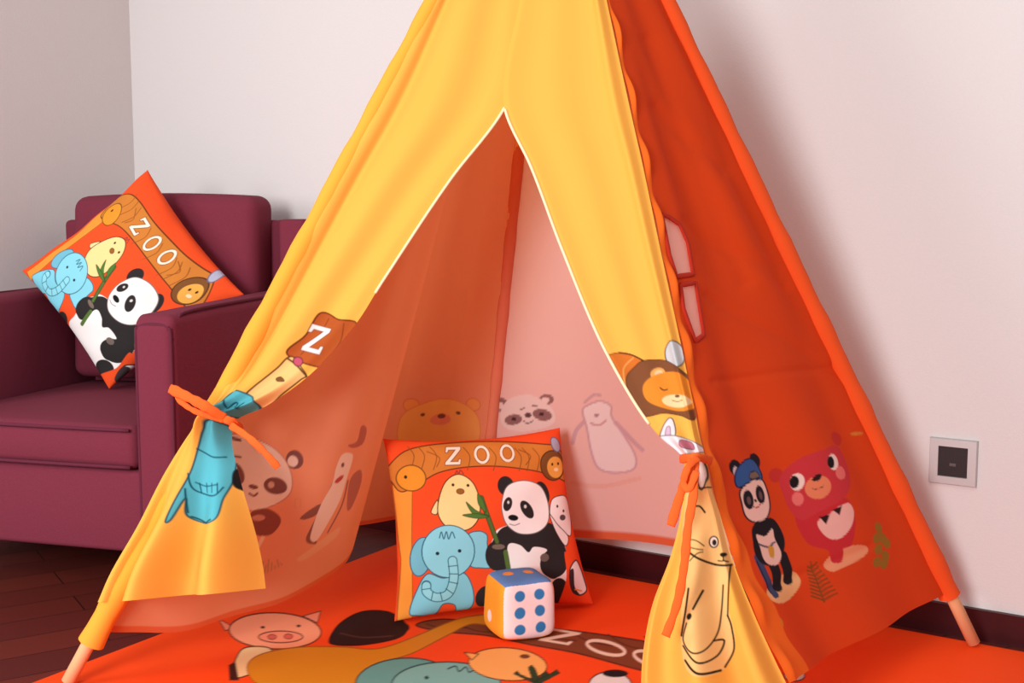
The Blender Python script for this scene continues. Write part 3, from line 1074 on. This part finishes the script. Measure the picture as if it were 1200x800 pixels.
# ------------------------------------------------------------------ cushions
def cushion_art(xy):
    pt = Paint(xy, (236, 80, 34), aa=1.8)
    K = (52, 30, 22)
    pt.poly([(88, 250), (150, 262), (152, 400), (158, 560), (168, 716), (118, 716), (122, 500)], (234, 148, 56), (160, 84, 30), 3)
    wood = [(70, 205), (110, 150), (180, 124), (300, 110), (450, 104), (600, 110), (660, 120), (700, 170), (705, 236), (640, 216), (560, 198), (440, 186), (330, 190), (240, 208), (180, 240), (120, 276), (90, 250)]
    pt.blob(wood, (204, 124, 50), (96, 50, 22), 4)
    G_ = (142, 78, 30)
    for x in (150, 185, 225, 340, 430, 520, 548, 585):
        pt.line([(x - 14, 125), (x + 6, 155), (x - 6, 200)], 3, G_)
    pt.line([(200, 140), (240, 160), (230, 190)], 3, G_)
    pt.line([(520, 130), (560, 150), (540, 180)], 3, G_)
    W = (250, 232, 212)
    pt.letter_z(287, 153, 26, 0, 2, 29, W, (120, 66, 30)) if False else pt.letter_z(287, 153, 26, -1, 2, -29, W, (120, 66, 30))
    pt.letter_o(388, 148, 22, 0, 0, 26, W, (120, 66, 30), 8)
    pt.letter_o(477, 142, 22, 0, 0, 25, W, (120, 66, 30), 8)
    pt.ell(146, 229, 47, 43, (224, 146, 44), 0, (120, 70, 26), 4)
    pt.ell(128, 226, 5, 6, K)
    pt.ell(642, 182, 48, 50, (126, 80, 40), 0, (84, 46, 24), 4)
    pt.ell(652, 188, 33, 36, (236, 172, 76))
    pt.ell(640, 178, 4, 5, K)
    pt.ell(664, 176, 4, 5, K)
    pt.ell(655, 196, 9, 6, (250, 226, 180))
    pt.ell(657, 112, 17, 26, (176, 176, 196), -25, (110, 100, 120), 4)
    # chick
    pt.blob([(232, 300), (212, 340), (232, 345)], (244, 214, 150), K, 3)
    pt.blob([(305, 214), (350, 240), (372, 300), (366, 360), (330, 396), (270, 392), (236, 350), (238, 290), (262, 236)], (246, 216, 146), K, 3.5)
    pt.line([(292, 214), (298, 202), (304, 214), (310, 200), (320, 212)], 4, (150, 60, 50))
    pt.ell(284, 249, 5, 5, K)
    pt.ell(334, 250, 5, 5, K)
    pt.ell(308, 270, 13, 9, (150, 96, 40), 0, K, 2)
    # elephant
    BL, BK = (128, 206, 224), (30, 92, 112)
    pt.ell(184, 490, 34, 66, (112, 184, 204), 8, BK, 3.5)
    pt.blob([(330, 420), (365, 400), (396, 412), (400, 450), (420, 516), (380, 524), (340, 510)], (134, 210, 226), BK, 3.5)
    pt.blob([(205, 548), (172, 610), (156, 682), (180, 692), (238, 690), (262, 650), (300, 652), (316, 682), (350, 672), (364, 640), (352, 580), (320, 540), (260, 560)], BL, BK, 3.5)
    pt.ell(271, 470, 86, 88, (136, 212, 228), 0, BK, 3.5)
    pt.line([(285, 500), (292, 560), (278, 612), (240, 626), (208, 610), (204, 585)], 32, BK)
    pt.line([(285, 500), (292, 560), (278, 612), (240, 626), (208, 610), (204, 587)], 26, (142, 216, 230))
    for a, b in (((272, 520), (302, 516)), ((276, 545), (306, 545)), ((276, 572), (306, 578)), ((268, 596), (292, 612)), ((250, 608), (258, 636)), ((226, 606), (222, 634)), ((192, 600), (216, 596))):
        pt.line([a, b], 3, BK)
    pt.line([(240, 425), (246, 405), (254, 428), (262, 404), (270, 428), (280, 404), (290, 424)], 3.5, BK)
    pt.ell(235, 477, 6, 6, (24, 40, 50))
    pt.ell(307, 467, 6, 6, (24, 40, 50))
    # panda
    B, Wt = (44, 40, 40), (244, 238, 234)
    pt.blob([(420, 420), (440, 390), (520, 372), (620, 376), (668, 430), (684, 510), (692, 560), (660, 640), (520, 650), (440, 610), (430, 540), (400, 490)], Wt, None)
    pt.ell(397, 622, 28, 38, B, 15)
    pt.ell(656, 604, 34, 46, B, -8)
    pt.blob([(412, 440), (450, 388), (530, 376), (622, 374), (664, 424), (680, 500), (640, 560), (596, 540), (584, 490), (606, 462), (560, 452), (540, 470), (510, 446), (470, 446), (468, 520), (440, 534), (404, 500), (396, 468)], B)
    pt.ell(430, 484, 36, 50, B, -10)
    pt.ell(632, 510, 50, 48, B, 0)
    pt.ell(598, 488, 16, 14, (110, 96, 88))
    pt.ell(437, 452, 22, 9, (120, 104, 90))
    pt.ell(464, 250, 29, 32, B)
    pt.ell(594, 276, 27, 42, B, -15)
    pt.blob([(448, 300), (470, 250), (530, 232), (590, 252), (616, 310), (612, 370), (570, 404), (510, 408), (468, 382), (450, 345)], Wt, (110, 100, 98), 3)
    pt.ell(468, 310, 15, 24, B, 18)
    pt.ell(537, 328, 19, 34, B, -35)
    pt.ell(470, 304, 4, 5, (220, 214, 210))
    pt.ell(531, 318, 5, 6, (220, 214, 210))
    pt.ell(487, 355, 18, 10, (24, 20, 22), 6)
    pt.line([(474, 376), (492, 380), (510, 374)], 3, (150, 130, 130))
    # bamboo
    GR = (84, 112, 52)
    pt.line([(378, 290), (398, 350), (432, 436)], 17, (44, 60, 30))
    pt.line([(378, 290), (398, 350), (432, 436)], 12, GR)
    pt.line([(462, 470), (476, 540)], 16, GR)
    for q in ([(402, 350), (360, 332), (326, 304), (352, 346)], [(402, 352), (360, 342), (314, 348), (362, 358)], [(392, 338), (368, 312), (366, 276), (384, 300)]):
        pt.blob(q, (78, 120, 50), (44, 66, 30), 2)
    # seal and penguin along the right edge
    pt.blob([(628, 300), (656, 284), (690, 290), (706, 350), (704, 410), (690, 416), (650, 380), (622, 350)], (244, 234, 230), K, 3)
    pt.blob([(620, 345), (650, 380), (690, 420), (676, 450), (640, 400)], (244, 234, 230), K, 3)
    pt.ell(650, 318, 4, 5, K)
    pt.ell(674, 334, 4, 5, K)
    pt.ell(670, 356, 12, 10, (90, 80, 84))
    pt.blob([(672, 470), (712, 520), (740, 600), (760, 690), (700, 690), (660, 650), (680, 560)], (236, 80, 34))
    pt.blob([(692, 530), (716, 500), (736, 528), (752, 570), (760, 604), (736, 620), (714, 606), (704, 570)], (240, 232, 230), (60, 50, 50), 5)
    pt.blob([(690, 540), (706, 530), (714, 590), (736, 622), (708, 612), (694, 580)], (60, 50, 52))
    pt.line([(716, 600), (740, 606)], 5, (232, 160, 60))
    return pt.rgba()


ART_Q = np.array([[(55, 100), (683, 55)], [(110, 715), (790, 655)]], float)   # tl tr / bl br of the print
# on the armchair's cushion the print sits lower and is stretched to fit image pixels
_A = np.array([(168, 262), (184, 281), (201, 302), (157, 349), (84, 315), (130, 295), (109, 389), (138, 343), (209, 352), (236, 325), (150, 225), (229, 348), (184, 355), (165, 316), (145, 440), (109, 423), (76, 368)], float) + (10, 8)
_B = np.array([(287, 153), (388, 148), (477, 142), (533, 322), (271, 470), (305, 305), (540, 500), (487, 355), (690, 230), (690, 150), (130, 135), (650, 188), (594, 276), (464, 250), (735, 600), (656, 604), (397, 622)], float)


def _quad(p):
    p = (np.asarray(p, float) - (150, 330)) / 100
    x, y = p[..., 0], p[..., 1]
    return np.stack([np.ones_like(x), x, y, x * x, x * y, y * y], -1)


_M = np.linalg.lstsq(_quad(_A), _B, rcond=None)[0]
print('fit', np.abs(_quad(_A) @ _M - _B).max(0))


def cushion(name, label, tl, tr, br, bl, thick, facing_dir, n=300, power=.42, stretched=None):
    a = np.linspace(0, 1, n)
    U, Vv = np.meshgrid(a, a)
    x, y = 2 * U - 1, 2 * Vv - 1
    pin = .075
    x2 = x * (1 - pin * (1 - y ** 2))
    y2 = y * (1 - pin * (1 - x ** 2))
    U2, V2 = (x2 + 1) / 2, (y2 + 1) / 2

    def bil(q00, q10, q01, q11):
        q = lambda c: np.asarray(c)[None, None]
        return (q(q00) * ((1 - U2) * (1 - V2))[..., None] + q(q10) * (U2 * (1 - V2))[..., None] + q(q01) * ((1 - U2) * V2)[..., None] + q(q11) * (U2 * V2)[..., None])
    P = bil(tl, tr, bl, br)
    if stretched is None:
        A = bil(ART_Q[0, 0], ART_Q[0, 1], ART_Q[1, 0], ART_Q[1, 1])
    else:
        A = _quad(bil(*map(np.array, stretched))) @ _M
    nrm = unit(np.cross(np.asarray(tr) - tl, np.asarray(bl) - tl))
    if np.dot(nrm, facing_dir) < 0:
        nrm = -nrm
    e = np.clip((1 - x ** 2) * (1 - y ** 2), 0, 1)
    h = thick / 2 * e ** power
    wob = .004 * np.sin(7 * U + 3 * Vv) * np.sin(9 * Vv + 2 * U) * np.sqrt(e)
    edgew = .004 * np.sin(U * 21 + 1) * np.sin(Vv * 19)
    Fr = P + (h + wob + edgew * (1 - e))[..., None] * nrm
    Bk = P + (-h + edgew * (1 - e))[..., None] * nrm
    col = cushion_art(A.reshape(-1, 2)).reshape(n, n, 4)
    st = 6
    bi = np.r_[0:n:st]
    bi = np.unique(np.r_[bi, n - 1])
    c0 = (np.asarray(tl) + tr + br + bl) / 4
    V = np.concatenate([Fr.reshape(-1, 3), Bk.reshape(-1, 3)])
    cb = np.tile(np.append(lin((236, 80, 34)), 1), (n * n, 1))
    q1, q2 = grid_faces(n, n), grid_faces(n, n, True, n * n)
    i = np.arange(n * n).reshape(n, n)
    ring = np.concatenate([i[0, :-1], i[:-1, -1], i[-1, :0:-1], i[:0:-1, 0]])
    nx = np.roll(ring, -1)
    # weld the two faces along the seam
    rem = np.arange(2 * n * n)
    rem[ring + n * n] = ring
    q2 = rem[q2]
    fcs = np.concatenate([q1, q2])
    g = V[fcs[len(q1) // 2]]
    if np.dot(np.cross(g[1] - g[0], g[2] - g[0]), nrm) < 0:
        fcs = fcs[:, ::-1]
    used = np.unique(fcs)
    mp_ = np.full(2 * n * n, -1)
    mp_[used] = np.arange(len(used))
    cc = np.concatenate([col.reshape(-1, 4), cb])[used]
    base = np.array([c0[0], c0[1], V[used][:, 2].min()])
    o = link(name, mesh_np(name, V[used] - base, mp_[fcs], cc), M_cush)
    o.location = base
    o['group'] = 'orange cushions with the same zoo print'
    return tag(o, label, 'cushion')


# on the mat, leaning back
b0, b1 = on_z(463, 727, .014), on_z(694, 708, .014)
hd = unit(b1 - b0)
hn = np.array([hd[1], -hd[0], 0])
if hn[1] > 0:
    hn = -hn
lean = math.radians(9)
pn = hn * math.cos(lean) + np.array([0, 0, 1]) * math.sin(lean)
c = lambda x, y: on_plane(x, y, b0, pn)
cushion('cushion', 'square orange cushion with panda and elephant print standing on the play mat', c(449, 514), c(656, 501), c(696, 708), c(462, 728), .118, pn)

# ------------------------------------------------------------------ plush die
DS = .119
dn_ = on_z(621, 752, MAT_T)
dv = on_z(648, 744, MAT_T) - on_z(596, 751, MAT_T)
dxv = unit(dv)
dyv = np.array([-dxv[1], dxv[0], 0])
nn = 120
V, Q, Cc = [], [], []
a = np.linspace(-1, 1, nn)
A, Bq = np.meshgrid(a, a)
faces = {'front': lambda p, q: (p, -np.ones_like(p), q), 'back': lambda p, q: (-p, np.ones_like(p), q), 'left': lambda p, q: (-np.ones_like(p), -p, q),
         'right': lambda p, q: (np.ones_like(p), p, q), 'top': lambda p, q: (p, q, np.ones_like(p)), 'bottom': lambda p, q: (p, -q, -np.ones_like(p))}
pips = {'front': [(x, y) for x in (-.36, .36) for y in (-.56, 0, .56)], 'top': [(-.38, .1), (.38, .1)], 'left': [(-.1, -.35)], 'right': [(0, 0), (.4, .4), (-.4, -.4)],
        'back': [(0, 0)], 'bottom': [(0, 0)]}
fcol = {'front': (246, 222, 222), 'back': (246, 222, 222), 'left': (246, 162, 46), 'right': (250, 226, 196), 'top': (96, 136, 192), 'bottom': (246, 162, 46)}
pcol = {'front': (56, 124, 182), 'back': (56, 124, 182), 'left': (240, 226, 216), 'right': (246, 150, 60), 'top': (240, 150, 70), 'bottom': (240, 226, 216)}
for k, fn_ in faces.items():
    X, Y, Z = fn_(A, Bq)
    P = np.stack([X, Y, Z], -1)
    L4 = (np.abs(P) ** 6).sum(-1) ** (1 / 6)
    P = P / L4[..., None] * (1 + .02 * np.sin(3 * X + 2 * Z) * np.sin(2.5 * Y + 1))[..., None] * 1.02
    P[..., 0] *= 1 + .05 * -P[..., 2]
    P[..., 1] *= 1 + .05 * -P[..., 2]
    pd = Paint(np.stack([A, Bq], -1).reshape(-1, 2), fcol[k], aa=.04)
    for x, y in pips[k]:
        pd.ell(x, y, .19, .19, pcol[k])
    off = sum(len(v) for v in V)
    V.append((P * DS / 2).reshape(-1, 3))
    Q.append(grid_faces(nn, nn, False, off))
    Cc.append(pd.rgba())
V, Q, Cc = np.concatenate(V), np.concatenate(Q), np.concatenate(Cc)
V = V[:, :1] * dxv + V[:, 1:2] * dyv + V[:, 2:] * np.array([0, 0, 1])
V[:, 2] -= V[:, 2].min()
me = mesh_np('plush_die', V, Q, Cc)
bm = bmesh.new()
bm.from_mesh(me)
bmesh.ops.remove_doubles(bm, verts=bm.verts, dist=1e-5)
bm.to_mesh(me)
bm.free()
die = link('plush_die', me, M_die)
die.location = tuple(dn_ + dyv * DS / 2 + np.array([0, 0, .0015]))
tag(die, 'soft plush die with blue pips on white standing before the cushion', 'die')

# ------------------------------------------------------------------ armchair
ANG = math.radians(16)
ce1 = np.array([math.cos(ANG), -math.sin(ANG), 0])
ce2 = np.array([math.sin(ANG), math.cos(ANG), 0])
cfr = on_z(209, 655, .105)                           # lower front corner of the near arm
cfr[2] = 0
print('chair corner', cfr)
CW, CD, AW = .77, .76, .098
chair = thing('armchair', 'plum upholstered armchair with boxy arms in the room corner', 'armchair', tuple(cfr - ce1 * CW / 2 + ce2 * CD / 2))
chair.rotation_euler = (0, 0, -ANG)
x0, x1, y0, y1 = -CW / 2, CW / 2, -CD / 2, CD / 2


def cpart(name, bm, mat, parent=None, smooth=True):
    return obj_bm(name, bm, mat, parent or chair, smooth)


cpart('base', box_bm(x0 + .005, x1 - .005, y0 + .012, y1 - .02, .105, .292, .012, 3), M_plum)
for sgn in (-1, 1):
    xa, xb = (x0, x0 + AW) if sgn < 0 else (x1 - AW, x1)
    bm = box_bm(xa, xb, y0, y1 - .03, .105, .655, .022, 5, 0)
    for v in bm.verts:                                # softly rounded shoulders, front corner drops
        if v.co.z > .5:
            f = (v.co.y - y0)
            v.co.z -= .028 * max(0, 1 - f / .07) ** 2
            v.co.z += .006 * min(1, max(0, f) / .5)
    arm = cpart('arm', bm, M_plum)
    fr = y0 - .002
    prof = [(xa + .0065, .11), (xa + .0065, .35), (xa + .0065, .592), (xa + .011, .610), (xa + .026, .6195), (xb - .026, .6195), (xb - .011, .610), (xb - .0065, .592), (xb - .0065, .35), (xb - .0065, .11)]
    cpart('piping', tube(spline(np.array([(x, fr + .0085, z) for x, z in prof]), False, 4), .0042, 8), M_plum_pipe, arm)
    xs = xb - .001 if sgn > 0 else xa + .001
    side = [(xs - sgn * .005, y0 + .012, .588), (xs - sgn * .006, y0 + .04, .622), (xs - sgn * .007, y0 + .10, .645), (xs - sgn * .007, y1 - .2, .653), (xs - sgn * .007, y1 - .05, .653)]
    cpart('piping', tube(spline(np.array(side), False, 6), .004, 8), M_plum_pipe, arm)


def puff(bm, x0, x1, y0, y1, z0, z1, amt):
    for v in bm.verts:
        u, w, h = (2 * (v.co.x - x0) / (x1 - x0) - 1), (2 * (v.co.y - y0) / (y1 - y0) - 1), (2 * (v.co.z - z0) / (z1 - z0) - 1)
        k = max(0, 1 - u * u)
        l = max(0, 1 - w * w)
        m = max(0, 1 - h * h)
        v.co.z += amt * (1 if h > 0 else 0) * k * l * abs(h)
        v.co.y += amt * .5 * (1 if w > 0 else -1) * k * m * abs(w)
    return bm


sx0, sx1 = x0 + AW + .004, x1 - AW - .004
seat = cpart('seat_cushion', puff(box_bm(sx0, sx1, y0 + .006, y1 - .10, .294, .392, .022, 4, 9), sx0, sx1, y0, y1 - .10, .294, .392, .016), M_plum)
for z in (.385, .302):
    cpart('piping', tube([(x, y0 + .002 - .006 * (1 - (2 * (x - sx0) / (sx1 - sx0) - 1) ** 2), z) for x in np.linspace(sx0 + .012, sx1 - .012, 24)], .0042, 8), M_plum_pipe, seat)
bc = puff(box_bm(sx0 + .004, sx1 - .002, y1 - .212, y1 - .088, .41, .905, .035, 5, 9), sx0, sx1, y1 - .212, y1 - .088, .41, .905, .012)
for v in bc.verts:
    v.co.y += (v.co.z - .41) * .06
cpart('back_cushion', bc, M_plum)
cpart('back_frame', box_bm(x0 + .01, x1 + .02, y1 - .085, y1, .105, .842, .016, 4), M_plum)
bw = box_bm(x1 - .055, x1 + .022, y1 - .15, y1 - .02, .50, .845, .014, 4)
cpart('back_frame', bw, M_plum)
for lx in (x0 + .05, x1 - .05):
    for ly in (y0 + .06, y1 - .06):
        cpart('leg', tube([(lx, ly, .0), (lx, ly, .06), (lx, ly, .108)], [.018, .022, .025], 12), M_leg)

# cushion in the chair, standing on one corner
pb = at_y(132, 456, 3.06)
ln = math.radians(11)
yw = math.radians(10)
pn = np.array([-math.sin(yw) * math.cos(ln), -math.cos(yw) * math.cos(ln), math.sin(ln)])
c = lambda x, y: on_plane(x, y, pb, pn)
cushion('cushion', 'orange cushion with panda print propped on one corner in the armchair', c(173, 199), c(286, 345), c(128, 456), c(26, 317), .13, pn, stretched=((173., 199.), (286., 345.), (26., 317.), (128., 456.)))

# ------------------------------------------------------------------ socket on the back wall
WP = W0.copy()
q = [on_plane(x, y, WP, wn) for x, y in ((1091, 512), (1147, 515.5), (1144.5, 569), (1089, 565))]
sc = sum(q) / 4
sw_ = np.linalg.norm((q[1] + q[2] - q[0] - q[3]) / 2)
sh_ = np.linalg.norm((q[0] + q[1] - q[2] - q[3]) / 2)
print('socket', sw_, sh_)
sock = thing('wall_socket', 'square silver framed socket with dark insert on the pale wall', 'socket', tuple(sc))
sock.rotation_euler = (0, 0, math.atan2(wd[1], wd[0]))
hw, hh = sw_ / 2, sh_ / 2
bm = bmesh.new()
rings = [(hw, hh, 0), (hw, hh, .007), (hw * .97, hh * .97, .010), (hw * .62, hh * .66, .010), (hw * .60, hh * .64, .004)]
loops = [[bm.verts.new((sx * a, -d, sz * b)) for sx, sz in ((-1, -1), (1, -1), (1, 1), (-1, 1))] for a, b, d in rings]
for l0, l1 in zip(loops[:-1], loops[1:]):
    for i in range(4):
        bm.faces.new((l0[i], l0[(i + 1) % 4], l1[(i + 1) % 4], l1[i]))
bmesh.ops.recalc_face_normals(bm, faces=bm.faces)
obj_bm('frame', bm, M_steel, sock, False)
obj_bm('insert', box_bm(-hw * .61, hw * .61, -.0065, -.0005, -hh * .65, hh * .65, .001, 2), M_black, sock, False)
obj_bm('slot', box_bm(-hw * .14, hw * .14, -.0085, -.006, -hh * .2, -hh * .06, .001, 2), plain('slot_grey', (92, 84, 84), .4), sock, False)
